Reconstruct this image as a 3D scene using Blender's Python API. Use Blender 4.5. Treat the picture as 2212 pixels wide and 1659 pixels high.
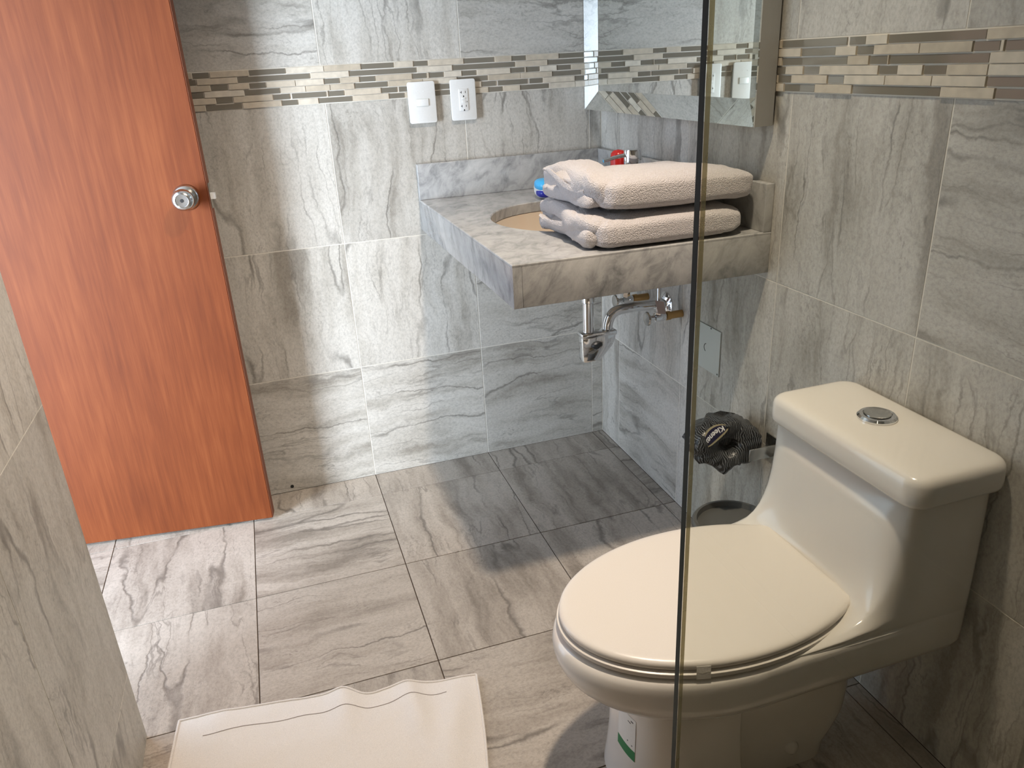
import bpy, bmesh, math, random
from mathutils import Vector, Matrix, noise, Euler
random.seed(7)
scene = bpy.context.scene
for o in list(bpy.data.objects): bpy.data.objects.remove(o, do_unlink=True)
COL = scene.collection

# ------------------------------------------------------------------ camera
# room frame: back wall y=0, right wall x=0, floor z=0, room towards -x / -y, metres
CAM = Vector((-1.0538, -2.3436, 1.2816))
PITCH, YAW, ROLL, FPX = 0.4003, 0.2960, -0.0543, 1666.0
fwd = Vector((math.sin(YAW)*math.cos(PITCH), math.cos(YAW)*math.cos(PITCH), -math.sin(PITCH)))
rgt = Vector((math.cos(YAW), -math.sin(YAW), 0)); upv = rgt.cross(fwd)
r2 = math.cos(ROLL)*rgt + math.sin(ROLL)*upv; u2 = -math.sin(ROLL)*rgt + math.cos(ROLL)*upv
cd = bpy.data.cameras.new('camera'); cam = bpy.data.objects.new('camera', cd); COL.objects.link(cam)
cd.sensor_width = 36; cd.sensor_fit = 'HORIZONTAL'; cd.lens = FPX/2212*36; cd.clip_start = 0.01
M = Matrix((r2, u2, -fwd)).transposed().to_4x4(); M.translation = CAM; cam.matrix_world = M
scene.camera = cam
# ------------------------------------------------------------------ world, daylight, exposure
w = bpy.data.worlds.new('world'); scene.world = w; w.use_nodes = True
bg = w.node_tree.nodes['Background']; bg.inputs[0].default_value = (0.62, 0.78, 1.0, 1); bg.inputs[1].default_value = 3.4
def area(name, loc, target, sx, sy, power, color):
    l = bpy.data.lights.new(name, 'AREA'); l.shape = 'RECTANGLE'; l.size = sx; l.size_y = sy; l.energy = power; l.color = color
    o = bpy.data.objects.new(name, l); COL.objects.link(o); o.location = loc
    o.rotation_euler = (Vector(target)-Vector(loc)).to_track_quat('-Z', 'Y').to_euler(); return o
# daylight from the bedroom window beyond the doorway
area('bedroom_window_daylight', (-3.9, -2.05, .92), (-1.0, 0.0, 0.80), 0.85, 1.45, 310, (0.76, 0.87, 1.0))
vs = scene.view_settings; vs.view_transform = 'Standard'; vs.look = 'None'; vs.exposure = 0.0; vs.gamma = 1.0
try: vs.use_curve_mapping = False
except Exception: pass
LAMP_POS = (-0.52, -1.36, 2.385)
LAMP_POWER = 150.0
LAMP_AIM = (-.98, -.82, 0.0)
LAMP_COLOR = (1.0, 0.85, 0.69)

# ------------------------------------------------------------------ materials
def newmat(name):
    m = bpy.data.materials.new(name); m.use_nodes = True
    nt = m.node_tree; return m, nt, nt.nodes['Principled BSDF']
def N(nt, t, **kw):
    n = nt.nodes.new(t)
    for k, v in kw.items(): setattr(n, k, v)
    return n
def L(nt, a, b): nt.links.new(a, b)
def plain(name, col, rough=0.5, metal=0.0, spec=None, coat=0.0, bump=0.0, bscale=200, sheen=0):
    m, nt, b = newmat(name)
    b.inputs['Base Color'].default_value = (*col, 1); b.inputs['Roughness'].default_value = rough; b.inputs['Metallic'].default_value = metal
    if spec is not None: b.inputs['Specular IOR Level'].default_value = spec
    if coat: b.inputs['Coat Weight'].default_value = coat; b.inputs['Coat Roughness'].default_value = 0.04
    if sheen: b.inputs['Sheen Weight'].default_value = sheen
    tc = N(nt, 'ShaderNodeTexCoord'); nz = N(nt, 'ShaderNodeTexNoise'); nz.inputs['Scale'].default_value = bscale; nz.inputs['Detail'].default_value = 3
    L(nt, tc.outputs['Object'], nz.inputs['Vector'])
    # faint tone variation so that nothing is a dead flat colour
    hs = N(nt, 'ShaderNodeMix', data_type='RGBA'); hs.inputs[6].default_value = (*[c*0.96 for c in col], 1); hs.inputs[7].default_value = (*[min(1, c*1.03) for c in col], 1)
    L(nt, nz.outputs['Fac'], hs.inputs[0]); L(nt, hs.outputs[2], b.inputs['Base Color'])
    if bump:
        bp = N(nt, 'ShaderNodeBump'); bp.inputs['Strength'].default_value = bump; bp.inputs['Distance'].default_value = 0.002
        L(nt, nz.outputs['Fac'], bp.inputs['Height']); L(nt, bp.outputs['Normal'], b.inputs['Normal'])
    return m
def ramp(nt, pts):
    r = N(nt, 'ShaderNodeValToRGB'); e = r.color_ramp.elements
    while len(e) < len(pts): e.new(0.5)
    for el, (p, c) in zip(e, pts):
        el.position = p; el.color = (*c, 1) if len(c) == 3 else c
    return r
def stone(name, light, mid, dark, rough=0.42, vein=0.75):
    """porcelain tile printed with bedded slate-like veins; local y is the bedding direction"""
    m, nt, b = newmat(name)
    tc = N(nt, 'ShaderNodeTexCoord'); oi = N(nt, 'ShaderNodeObjectInfo')
    off = N(nt, 'ShaderNodeVectorMath', operation='SCALE'); off.inputs[0].default_value = (37.0, 71.0, 13.0); L(nt, oi.outputs['Random'], off.inputs['Scale'])
    add = N(nt, 'ShaderNodeVectorMath', operation='ADD'); L(nt, tc.outputs['Object'], add.inputs[0]); L(nt, off.outputs[0], add.inputs[1])
    # gentle warp
    wn = N(nt, 'ShaderNodeTexNoise'); wn.inputs['Scale'].default_value = 4.5; wn.inputs['Detail'].default_value = 7; wn.inputs['Roughness'].default_value = .6; L(nt, add.outputs[0], wn.inputs['Vector'])
    wsub = N(nt, 'ShaderNodeVectorMath', operation='SUBTRACT'); L(nt, wn.outputs['Color'], wsub.inputs[0]); wsub.inputs[1].default_value = (.5, .5, .5)
    wsc = N(nt, 'ShaderNodeVectorMath', operation='SCALE'); L(nt, wsub.outputs[0], wsc.inputs[0]); wsc.inputs['Scale'].default_value = 0.10
    wadd = N(nt, 'ShaderNodeVectorMath', operation='ADD'); L(nt, add.outputs[0], wadd.inputs[0]); L(nt, wsc.outputs[0], wadd.inputs[1])
    def stretched(vec, sx, sy, scale, detail, rough_=0.55):
        mp = N(nt, 'ShaderNodeMapping'); mp.inputs['Scale'].default_value = (sx, sy, 1); L(nt, vec, mp.inputs['Vector'])
        n = N(nt, 'ShaderNodeTexNoise'); n.inputs['Scale'].default_value = scale; n.inputs['Detail'].default_value = detail; n.inputs['Roughness'].default_value = rough_
        L(nt, mp.outputs[0], n.inputs['Vector']); return n.outputs['Fac']
    def mask(f, lo, hi):
        mr = N(nt, 'ShaderNodeMapRange'); mr.inputs['From Min'].default_value = lo; mr.inputs['From Max'].default_value = hi; L(nt, f, mr.inputs['Value']); return mr.outputs[0]
    def mul(p, q):
        x = N(nt, 'ShaderNodeMath', operation='MULTIPLY'); L(nt, p, x.inputs[0]); L(nt, q, x.inputs[1]); return x.outputs[0]
    cloud = stretched(wadd.outputs[0], 1.5, .7, 4.0, 8, .62)
    band = stretched(wadd.outputs[0], 5.5, .45, 3.4, 6, .58)
    fine = stretched(add.outputs[0], 1.6, 1.0, 110, 8, .80)
    def ridge(f, lo, hi):
        s = N(nt, 'ShaderNodeMath', operation='SUBTRACT'); L(nt, f, s.inputs[0]); s.inputs[1].default_value = 0.5
        a = N(nt, 'ShaderNodeMath', operation='ABSOLUTE'); L(nt, s.outputs[0], a.inputs[0])
        mr = N(nt, 'ShaderNodeMapRange'); mr.inputs['From Min'].default_value = lo; mr.inputs['From Max'].default_value = hi; mr.inputs['To Min'].default_value = 1; mr.inputs['To Max'].default_value = 0
        L(nt, a.outputs[0], mr.inputs['Value']); return mr.outputs[0]
    v1 = mul(ridge(stretched(wadd.outputs[0], 2.6, .30, 2.6, 2, .4), 0.002, 0.014), mask(stretched(add.outputs[0], 1, .8, 5, 3), .40, .56))
    off2 = N(nt, 'ShaderNodeVectorMath', operation='ADD'); L(nt, wadd.outputs[0], off2.inputs[0]); off2.inputs[1].default_value = (9.3, 4.1, 2.2)
    v3 = mul(ridge(stretched(off2.outputs[0], 3.4, .26, 3.0, 3, .5), 0.001, 0.009), mask(stretched(off2.outputs[0], 1, 1, 4, 3), .44, .60))
    speck = mul(mask(stretched(wadd.outputs[0], 1.8, 1.0, 85, 5, .65), .54, .62), mask(stretched(off2.outputs[0], 2.2, 1, 6, 4), .50, .66))
    v2 = ridge(stretched(wadd.outputs[0], 3.2, .50, 6.0, 3, .5), 0.001, 0.024)
    v2o = mul(v2, mask(stretched(add.outputs[0], 1, 1, 5.5, 3), .50, .66))
    class _o: pass
    v2m = _o(); v2m.outputs = [v2o]
    mix1 = N(nt, 'ShaderNodeMath', operation='MULTIPLY_ADD'); L(nt, band, mix1.inputs[0]); mix1.inputs[1].default_value = .52
    cs = N(nt, 'ShaderNodeMath', operation='MULTIPLY'); L(nt, cloud, cs.inputs[0]); cs.inputs[1].default_value = .48; L(nt, cs.outputs[0], mix1.inputs[2])
    cr = ramp(nt, [(.38, dark), (.465, mid), (.55, light), (.70, mid)]); L(nt, mix1.outputs[0], cr.inputs[0])
    # fine pitting
    fr = N(nt, 'ShaderNodeMapRange'); fr.inputs['From Min'].default_value = .33; fr.inputs['From Max'].default_value = .56; fr.inputs['To Min'].default_value = .62; L(nt, fine, fr.inputs['Value'])
    m1 = N(nt, 'ShaderNodeMix', data_type='RGBA', blend_type='MULTIPLY'); m1.inputs[0].default_value = .8; L(nt, cr.outputs[0], m1.inputs[6])
    cmb = N(nt, 'ShaderNodeCombineColor'); [L(nt, fr.outputs[0], cmb.inputs[i]) for i in range(3)]; L(nt, cmb.outputs[0], m1.inputs[7])
    vc = tuple(c*.42 for c in dark)
    def veinmix(prev, fac, amt):
        k = N(nt, 'ShaderNodeMath', operation='MULTIPLY'); L(nt, fac, k.inputs[0]); k.inputs[1].default_value = amt
        x = N(nt, 'ShaderNodeMix', data_type='RGBA'); L(nt, k.outputs[0], x.inputs[0]); L(nt, prev, x.inputs[6]); x.inputs[7].default_value = (*vc, 1); return x.outputs[2]
    c = veinmix(m1.outputs[2], v1, vein); c = veinmix(c, v2m.outputs[0], vein*.8); c = veinmix(c, v3, vein*.75); c = veinmix(c, speck, vein*.6)
    # tile to tile tone
    tr = N(nt, 'ShaderNodeMapRange'); tr.inputs['To Min'].default_value = .90; tr.inputs['To Max'].default_value = 1.08; L(nt, oi.outputs['Random'], tr.inputs['Value'])
    tm = N(nt, 'ShaderNodeVectorMath', operation='SCALE'); L(nt, c, tm.inputs[0]); L(nt, tr.outputs[0], tm.inputs['Scale'])
    L(nt, tm.outputs[0], b.inputs['Base Color']); b.inputs['Roughness'].default_value = rough
    bp = N(nt, 'ShaderNodeBump'); bp.inputs['Strength'].default_value = .25; bp.inputs['Distance'].default_value = .0012
    hh = N(nt, 'ShaderNodeMath', operation='SUBTRACT'); L(nt, fine, hh.inputs[0]); L(nt, v1, hh.inputs[1])
    L(nt, hh.outputs[0], bp.inputs['Height']); L(nt, bp.outputs['Normal'], b.inputs['Normal'])
    return m
MT = {}
MT['tile_wall'] = stone('stone_tile_wall', (.61, .58, .525), (.52, .49, .435), (.34, .312, .268), vein=.66)
MT['tile_floor'] = stone('stone_tile_floor', (.48, .425, .365), (.39, .34, .287), (.255, .218, .18), rough=.42, vein=.68)
MT['grout_wall'] = plain('grout_cream', (.70, .66, .58), .9, bump=.3)
MT['grout_floor'] = plain('grout_brown', (.075, .05, .033), .9, bump=.3)
MT['mosaic_bed'] = plain('mosaic_grout', (.76, .71, .63), .9, bump=.3)
def mosaic_stone():
    m, nt, b = newmat('mosaic_beige_marble')
    tc = N(nt, 'ShaderNodeTexCoord'); oi = N(nt, 'ShaderNodeObjectInfo')
    r = ramp(nt, [(0, (.50, .43, .33)), (.5, (.58, .50, .39)), (1, (.66, .60, .50))]); L(nt, oi.outputs['Random'], r.inputs[0])
    n = N(nt, 'ShaderNodeTexNoise'); n.inputs['Scale'].default_value = 55; n.inputs['Detail'].default_value = 5
    ad = N(nt, 'ShaderNodeVectorMath', operation='ADD'); L(nt, tc.outputs['Object'], ad.inputs[0]); L(nt, oi.outputs['Location'], ad.inputs[1]); L(nt, ad.outputs[0], n.inputs['Vector'])
    mr = N(nt, 'ShaderNodeMapRange'); mr.inputs['From Min'].default_value = .3; mr.inputs['From Max'].default_value = .7; mr.inputs['To Min'].default_value = .84; mr.inputs['To Max'].default_value = 1.08; L(nt, n.outputs['Fac'], mr.inputs['Value'])
    s = N(nt, 'ShaderNodeVectorMath', operation='SCALE'); L(nt, r.outputs[0], s.inputs[0]); L(nt, mr.outputs[0], s.inputs['Scale']); L(nt, s.outputs[0], b.inputs['Base Color'])
    b.inputs['Roughness'].default_value = .55; return m
MT['mosaic_stone'] = mosaic_stone()
MT['mosaic_glass'] = plain('mosaic_olive_glass', (.20, .178, .14), .10, spec=.7, coat=.6, bscale=60)
def marble():
    m, nt, b = newmat('grey_white_marble'); tc = N(nt, 'ShaderNodeNewGeometry')
    l = Vector((.45, .55, .70)).normalized(); p = l.cross(Vector((0, 1, 0))).normalized(); q = l.cross(p)
    def dots(kl, kp, kq):
        cb = N(nt, 'ShaderNodeCombineXYZ')
        for i, (ax, k) in enumerate(((l, kl), (p, kp), (q, kq))):
            d = N(nt, 'ShaderNodeVectorMath', operation='DOT_PRODUCT'); L(nt, tc.outputs['Position'], d.inputs[0]); d.inputs[1].default_value = ax*k; L(nt, d.outputs['Value'], cb.inputs[i])
        return cb.outputs[0]
    def nz(vec, sc, det, rg, ds):
        n = N(nt, 'ShaderNodeTexNoise'); n.inputs['Scale'].default_value = sc; n.inputs['Detail'].default_value = det; n.inputs['Roughness'].default_value = rg; n.inputs['Distortion'].default_value = ds; L(nt, vec, n.inputs['Vector']); return n.outputs['Fac']
    a = nz(dots(4, 12, 12), 2.3, 10, .68, .6); c = nz(dots(3, 5, 5), 2.2, 6, .6, .3)
    mx = N(nt, 'ShaderNodeMath', operation='MULTIPLY_ADD'); L(nt, a, mx.inputs[0]); mx.inputs[1].default_value = .6
    k = N(nt, 'ShaderNodeMath', operation='MULTIPLY'); L(nt, c, k.inputs[0]); k.inputs[1].default_value = .4; L(nt, k.outputs[0], mx.inputs[2])
    r = ramp(nt, [(.33, (.15, .152, .155)), (.43, (.29, .29, .285)), (.52, (.41, .405, .395)), (.64, (.50, .495, .48))]); L(nt, mx.outputs[0], r.inputs[0])
    L(nt, r.outputs[0], b.inputs['Base Color']); b.inputs['Roughness'].default_value = .16; return m
MT['marble'] = marble()
def wood():
    m, nt, b = newmat('orange_brown_veneer')
    tc = N(nt, 'ShaderNodeTexCoord')
    def nz(s, sc, d):
        mp = N(nt, 'ShaderNodeMapping'); mp.inputs['Scale'].default_value = s; L(nt, tc.outputs['Object'], mp.inputs['Vector'])
        n = N(nt, 'ShaderNodeTexNoise'); n.inputs['Scale'].default_value = sc; n.inputs['Detail'].default_value = d; L(nt, mp.outputs[0], n.inputs['Vector']); return n.outputs['Fac']
    g = nz((26, 26, 1.3), 3.5, 6); c = nz((3, 3, 1.2), 2.2, 3); f = nz((90, 90, 3), 5, 3)
    a = N(nt, 'ShaderNodeMath', operation='MULTIPLY_ADD'); L(nt, g, a.inputs[0]); a.inputs[1].default_value = .42
    a2 = N(nt, 'ShaderNodeMath', operation='MULTIPLY'); L(nt, c, a2.inputs[0]); a2.inputs[1].default_value = .40; L(nt, a2.outputs[0], a.inputs[2])
    a3 = N(nt, 'ShaderNodeMath', operation='MULTIPLY_ADD'); L(nt, f, a3.inputs[0]); a3.inputs[1].default_value = .18; L(nt, a.outputs[0], a3.inputs[2])
    r = ramp(nt, [(.34, (.118, .026, .0058)), (.5, (.160, .038, .0088)), (.66, (.205, .055, .0145))]); L(nt, a3.outputs[0], r.inputs[0])
    L(nt, r.outputs[0], b.inputs['Base Color']); b.inputs['Roughness'].default_value = .55; b.inputs['Specular IOR Level'].default_value = .22
    return m
MT['wood'] = wood()
MT['wood_edge'] = plain('door_edge_brown', (.20, .055, .02), .5, bscale=30)
MT['chrome'] = plain('chrome', (.78, .79, .80), .06, 1.0, bscale=20)
MT['steel'] = plain('brushed_steel', (.62, .62, .60), .22, 1.0, bscale=60)
MT['brass'] = plain('aged_brass', (.50, .31, .13), .35, 1.0, bscale=150)
MT['black'] = plain('black_hole', (.012, .011, .010), .7)
MT['white_plastic'] = plain('white_plastic', (.80, .80, .78), .35)
MT['porcelain'] = plain('cream_white_porcelain', (.74, .70, .64), .17, coat=.15, bscale=6)
MT['seat_plastic'] = plain('cream_seat_plastic', (.74, .69, .625), .30, bscale=500, bump=.03)
MT['basin'] = plain('bone_porcelain', (.66, .55, .43), .12, bscale=8)
def terry(name, col, bump, scale):
    m, nt, b = newmat(name); tc = N(nt, 'ShaderNodeTexCoord')
    n = N(nt, 'ShaderNodeTexNoise'); n.inputs['Scale'].default_value = scale; n.inputs['Detail'].default_value = 4; n.inputs['Roughness'].default_value = .7; L(nt, tc.outputs['Object'], n.inputs['Vector'])
    v = N(nt, 'ShaderNodeTexVoronoi'); v.inputs['Scale'].default_value = scale*1.3; L(nt, tc.outputs['Object'], v.inputs['Vector'])
    r = ramp(nt, [(.25, tuple(c*.80 for c in col)), (.6, col)]); L(nt, n.outputs['Fac'], r.inputs[0]); L(nt, r.outputs[0], b.inputs['Base Color'])
    b.inputs['Roughness'].default_value = .95; b.inputs['Specular IOR Level'].default_value = .15; b.inputs['Sheen Weight'].default_value = .35
    a = N(nt, 'ShaderNodeMath', operation='SUBTRACT'); L(nt, n.outputs['Fac'], a.inputs[0]); L(nt, v.outputs['Distance'], a.inputs[1])
    bp = N(nt, 'ShaderNodeBump'); bp.inputs['Strength'].default_value = bump; bp.inputs['Distance'].default_value = .006; L(nt, a.outputs[0], bp.inputs['Height']); L(nt, bp.outputs['Normal'], b.inputs['Normal'])
    return m
MT['towel'] = terry('pale_terry', (.63, .585, .575), .55, 330)
MT['mat'] = terry('white_mat_terry', (.76, .71, .66), .12, 600)
MT['stitch'] = plain('grey_stitch', (.33, .29, .26), .9)
MT['mirror'] = plain('silvered_mirror', (.90, .93, .92), .012, 1.0, bscale=3)
MT['mirror_side'] = plain('grey_mirror_side', (.34, .33, .31), .45, .3)
def panes():
    m = bpy.data.materials.new('clear_shower_glass'); m.use_nodes = True; nt = m.node_tree; nt.nodes.clear()
    out = N(nt, 'ShaderNodeOutputMaterial'); t = N(nt, 'ShaderNodeBsdfTransparent'); t.inputs[0].default_value = (.90, .905, .87, 1)
    g = N(nt, 'ShaderNodeBsdfGlossy'); g.inputs['Roughness'].default_value = .0; lw = N(nt, 'ShaderNodeLayerWeight'); lw.inputs[0].default_value = .5; pw = N(nt, 'ShaderNodeMath', operation='POWER'); L(nt, lw.outputs['Facing'], pw.inputs[0]); pw.inputs[1].default_value = 5
    fr = N(nt, 'ShaderNodeMath', operation='MULTIPLY_ADD'); L(nt, pw.outputs[0], fr.inputs[0]); fr.inputs[1].default_value = .9; fr.inputs[2].default_value = .035
    tc = N(nt, 'ShaderNodeTexCoord'); n = N(nt, 'ShaderNodeTexNoise'); n.inputs['Scale'].default_value = 2; L(nt, tc.outputs['Object'], n.inputs['Vector'])
    mr = N(nt, 'ShaderNodeMapRange'); mr.inputs['To Min'].default_value = .8; L(nt, n.outputs['Fac'], mr.inputs['Value'])
    mu = N(nt, 'ShaderNodeMath', operation='MULTIPLY'); L(nt, fr.outputs[0], mu.inputs[0]); L(nt, mr.outputs[0], mu.inputs[1])
    x = N(nt, 'ShaderNodeMixShader'); L(nt, mu.outputs[0], x.inputs[0]); L(nt, t.outputs[0], x.inputs[1]); L(nt, g.outputs[0], x.inputs[2]); L(nt, x.outputs[0], out.inputs[0])
    return m
MT['pane'] = panes()
MT['glass_edge'] = plain('dark_green_glass_edge', (.012, .022, .017), .45, spec=.12, bscale=12)
def bevel_glass():
    m = bpy.data.materials.new('polished_glass_bevel'); m.use_nodes = True; nt = m.node_tree; nt.nodes.clear()
    out = N(nt, 'ShaderNodeOutputMaterial'); t = N(nt, 'ShaderNodeBsdfTransparent'); t.inputs[0].default_value = (.62, .58, .46, 1); d = N(nt, 'ShaderNodeBsdfTranslucent'); d.inputs[0].default_value = (.55, .52, .42, 1)
    tc = N(nt, 'ShaderNodeTexCoord'); n = N(nt, 'ShaderNodeTexNoise'); n.inputs['Scale'].default_value = 9; L(nt, tc.outputs['Object'], n.inputs['Vector'])
    mr = N(nt, 'ShaderNodeMapRange'); mr.inputs['To Min'].default_value = .15; mr.inputs['To Max'].default_value = .4; L(nt, n.outputs['Fac'], mr.inputs['Value'])
    x = N(nt, 'ShaderNodeMixShader'); L(nt, mr.outputs[0], x.inputs[0]); L(nt, t.outputs[0], x.inputs[1]); L(nt, d.outputs[0], x.inputs[2]); L(nt, x.outputs[0], out.inputs[0]); return m
MT['glass_bevel'] = bevel_glass()
def wrapper():
    m, nt, b = newmat('dark_foil_wrapper'); tc = N(nt, 'ShaderNodeTexCoord')
    wv = N(nt, 'ShaderNodeTexWave'); wv.inputs['Scale'].default_value = 75; wv.inputs['Distortion'].default_value = 14; wv.inputs['Detail'].default_value = 2; wv.inputs['Detail Scale'].default_value = .35; L(nt, tc.outputs['Object'], wv.inputs['Vector'])
    r = ramp(nt, [(.50, (.008, .009, .011)), (.78, (.03, .032, .036)), (.97, (.17, .175, .18))]); L(nt, wv.outputs['Fac'], r.inputs[0]); L(nt, r.outputs[0], b.inputs['Base Color'])
    b.inputs['Roughness'].default_value = .28; n = N(nt, 'ShaderNodeTexNoise'); n.inputs['Scale'].default_value = 45; n.inputs['Detail'].default_value = 4; L(nt, tc.outputs['Object'], n.inputs['Vector'])
    bp = N(nt, 'ShaderNodeBump'); bp.inputs['Strength'].default_value = .8; bp.inputs['Distance'].default_value = .006; L(nt, n.outputs['Fac'], bp.inputs['Height']); L(nt, bp.outputs['Normal'], b.inputs['Normal']); return m
MT['wrapper'] = wrapper()
MT['navy'] = plain('navy_print', (.012, .011, .035), .3)
MT['gold'] = plain('gold_print', (.30, .26, .16), .35)
MT['print_white'] = plain('white_print', (.75, .74, .72), .5)
MT['paper'] = plain('white_sticker', (.78, .77, .73), .6)
MT['green'] = plain('green_print', (.03, .20, .07), .5)
MT['ink'] = plain('dark_ink', (.03, .03, .03), .6)
MT['bin'] = plain('grey_bin_plastic', (.105, .105, .10), .35, bscale=40)
MT['red'] = plain('red_plastic', (.50, .015, .012), .25)
MT['blue'] = plain('sky_blue_print', (.05, .42, .80), .3)
MT['darkblue'] = plain('deep_blue_print', (.01, .02, .30), .3)
MT['plaster'] = plain('white_plaster', (.78, .77, .74), .9)
MT['plate'] = plain('white_painted_plate', (.62, .64, .60), .5)
MT['tape'] = plain('clear_tape', (.70, .66, .60), .5, bump=.4, bscale=300)

# ------------------------------------------------------------------ mesh helpers
def me(name, verts, faces, mat=None, smooth=False):
    m = bpy.data.meshes.new(name); m.from_pydata([tuple(v) for v in verts], [], faces); m.update()
    b = bmesh.new(); b.from_mesh(m); bmesh.ops.recalc_face_normals(b, faces=b.faces); b.to_mesh(m); b.free()
    if mat: m.materials.append(mat)
    if smooth:
        for p in m.polygons: p.use_smooth = True
    return m
def world_loc(o):
    v = Vector(o.location)
    while o.parent: o = o.parent; v = v + Vector(o.location)
    return v
def link(o, parent=None):
    COL.objects.link(o)
    if parent: o.parent = parent
    return o
def obj(name, mesh, parent=None, loc=(0, 0, 0)):
    """mesh is in coordinates around loc; loc in room coordinates"""
    o = bpy.data.objects.new(name, mesh); link(o, parent)
    base = world_loc(parent) if parent else Vector((0, 0, 0))
    o.location = Vector(loc)-base; return o
def wobj(name, verts, faces, mat, parent=None, smooth=False):
    """vertices in room coordinates, origin put at their middle"""
    vs_ = [Vector(v) for v in verts]
    lo = Vector([min(v[i] for v in vs_) for i in range(3)]); hi = Vector([max(v[i] for v in vs_) for i in range(3)]); c = (lo+hi)/2
    return obj(name, me(name, [v-c for v in vs_], faces, mat, smooth), parent, c)
def autosmooth(o, ang=40):
    for p in o.data.polygons: p.use_smooth = True
    b = bmesh.new(); b.from_mesh(o.data)
    for e in b.edges:
        if len(e.link_faces) == 2 and e.calc_face_angle(0) > math.radians(ang): e.smooth = False
    b.to_mesh(o.data); b.free(); return o
def box(name, x0, x1, y0, y1, z0, z1, mat, parent=None, bev=0.0, seg=2):
    c = Vector(((x0+x1)/2, (y0+y1)/2, (z0+z1)/2)); b = bmesh.new(); bmesh.ops.create_cube(b, size=1)
    bmesh.ops.scale(b, vec=(x1-x0, y1-y0, z1-z0), verts=b.verts)
    if bev: bmesh.ops.bevel(b, geom=b.edges[:], offset=bev, segments=seg, affect='EDGES', profile=.5)
    m = bpy.data.meshes.new(name); b.to_mesh(m); b.free(); m.materials.append(mat)
    o = obj(name, m, parent, c)
    if bev: autosmooth(o, 50)
    return o
def frame_of(axis):
    a = Vector(axis).normalized(); t = Vector((0, 0, 1)) if abs(a.z) < .9 else Vector((1, 0, 0)); u = a.cross(t).normalized(); return u, a.cross(u)
def rings_mesh(rings, cap0=True, cap1=True):
    n = len(rings[0]); v = [p for r in rings for p in r]; f = []
    for i in range(len(rings)-1):
        for j in range(n): f.append((i*n+j, i*n+(j+1) % n, (i+1)*n+(j+1) % n, (i+1)*n+j))
    if cap0: f.append(tuple(range(n))[::-1])
    if cap1: f.append(tuple(range((len(rings)-1)*n, len(rings)*n)))
    return v, f
def loft(name, rings, mat, parent=None, ang=40, cap0=True, cap1=True):
    v, f = rings_mesh(rings, cap0, cap1); return autosmooth(wobj(name, v, f, mat, parent), ang)
def lathe(name, base, axis, prof, mat, parent=None, n=32, ang=40):
    base = Vector(base); a = Vector(axis).normalized(); u, v = frame_of(a)
    rings = [[base+a*h+(u*math.cos(t)+v*math.sin(t))*max(r, 1e-5) for t in [2*math.pi*k/n for k in range(n)]] for r, h in prof]
    return loft(name, rings, mat, parent, ang)
def tube(name, pts, r, mat, parent=None, n=16, ang=40):
    pts = [Vector(p) for p in pts]; rs = r if isinstance(r, (list, tuple)) else [r]*len(pts); rings = []; pu = None
    for i, p in enumerate(pts):
        d = (pts[min(i+1, len(pts)-1)]-pts[max(i-1, 0)]).normalized()
        if pu is None: u, v = frame_of(d)
        else: u = (pu-d*pu.dot(d)).normalized(); v = d.cross(u)
        pu = u; rings.append([p+(u*math.cos(2*math.pi*k/n)+v*math.sin(2*math.pi*k/n))*rs[i] for k in range(n)])
    return loft(name, rings, mat, parent, ang)
def bez(p0, p1, p2, p3, n=14):
    p0, p1, p2, p3 = map(Vector, (p0, p1, p2, p3))
    return [p0*(1-t)**3+p1*3*t*(1-t)**2+p2*3*t*t*(1-t)+p3*t**3 for t in [k/n for k in range(n+1)]]
def tag(o, label, cat, kind=None, group=None):
    o['label'] = label; o['category'] = cat
    if kind: o['kind'] = kind
    if group: o['group'] = group
    return o
def thing(name, label, cat, base, kind=None, group=None):
    o = bpy.data.objects.new(name, None); COL.objects.link(o); o.location = base; o.empty_display_size = .05
    return tag(o, label, cat, kind, group)
def extrude_poly(name, pts2, to3, d0, d1, mat, parent=None, bev=0, ang=35):
    """pts2 outline, to3(a,b,depth)"""
    n = len(pts2); v = [to3(a, b, d0) for a, b in pts2]+[to3(a, b, d1) for a, b in pts2]
    f = [tuple(range(n)), tuple(range(n, 2*n))]+[(i, (i+1) % n, n+(i+1) % n, n+i) for i in range(n)]
    o = wobj(name, v, f, mat, parent)
    if bev:
        b = bmesh.new(); b.from_mesh(o.data); bmesh.ops.bevel(b, geom=b.edges[:], offset=bev, segments=2, affect='EDGES', profile=.5); b.to_mesh(o.data); b.free()
    return autosmooth(o, ang)
def rrect(w, h, r, n=5):
    p = []
    for cx, cy, a0 in ((w/2-r, h/2-r, 0), (-w/2+r, h/2-r, 90), (-w/2+r, -h/2+r, 180), (w/2-r, -h/2+r, 270)):
        for k in range(n+1):
            a = math.radians(a0+90*k/n); p.append((cx+r*math.cos(a), cy+r*math.sin(a)))
    return p

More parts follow.
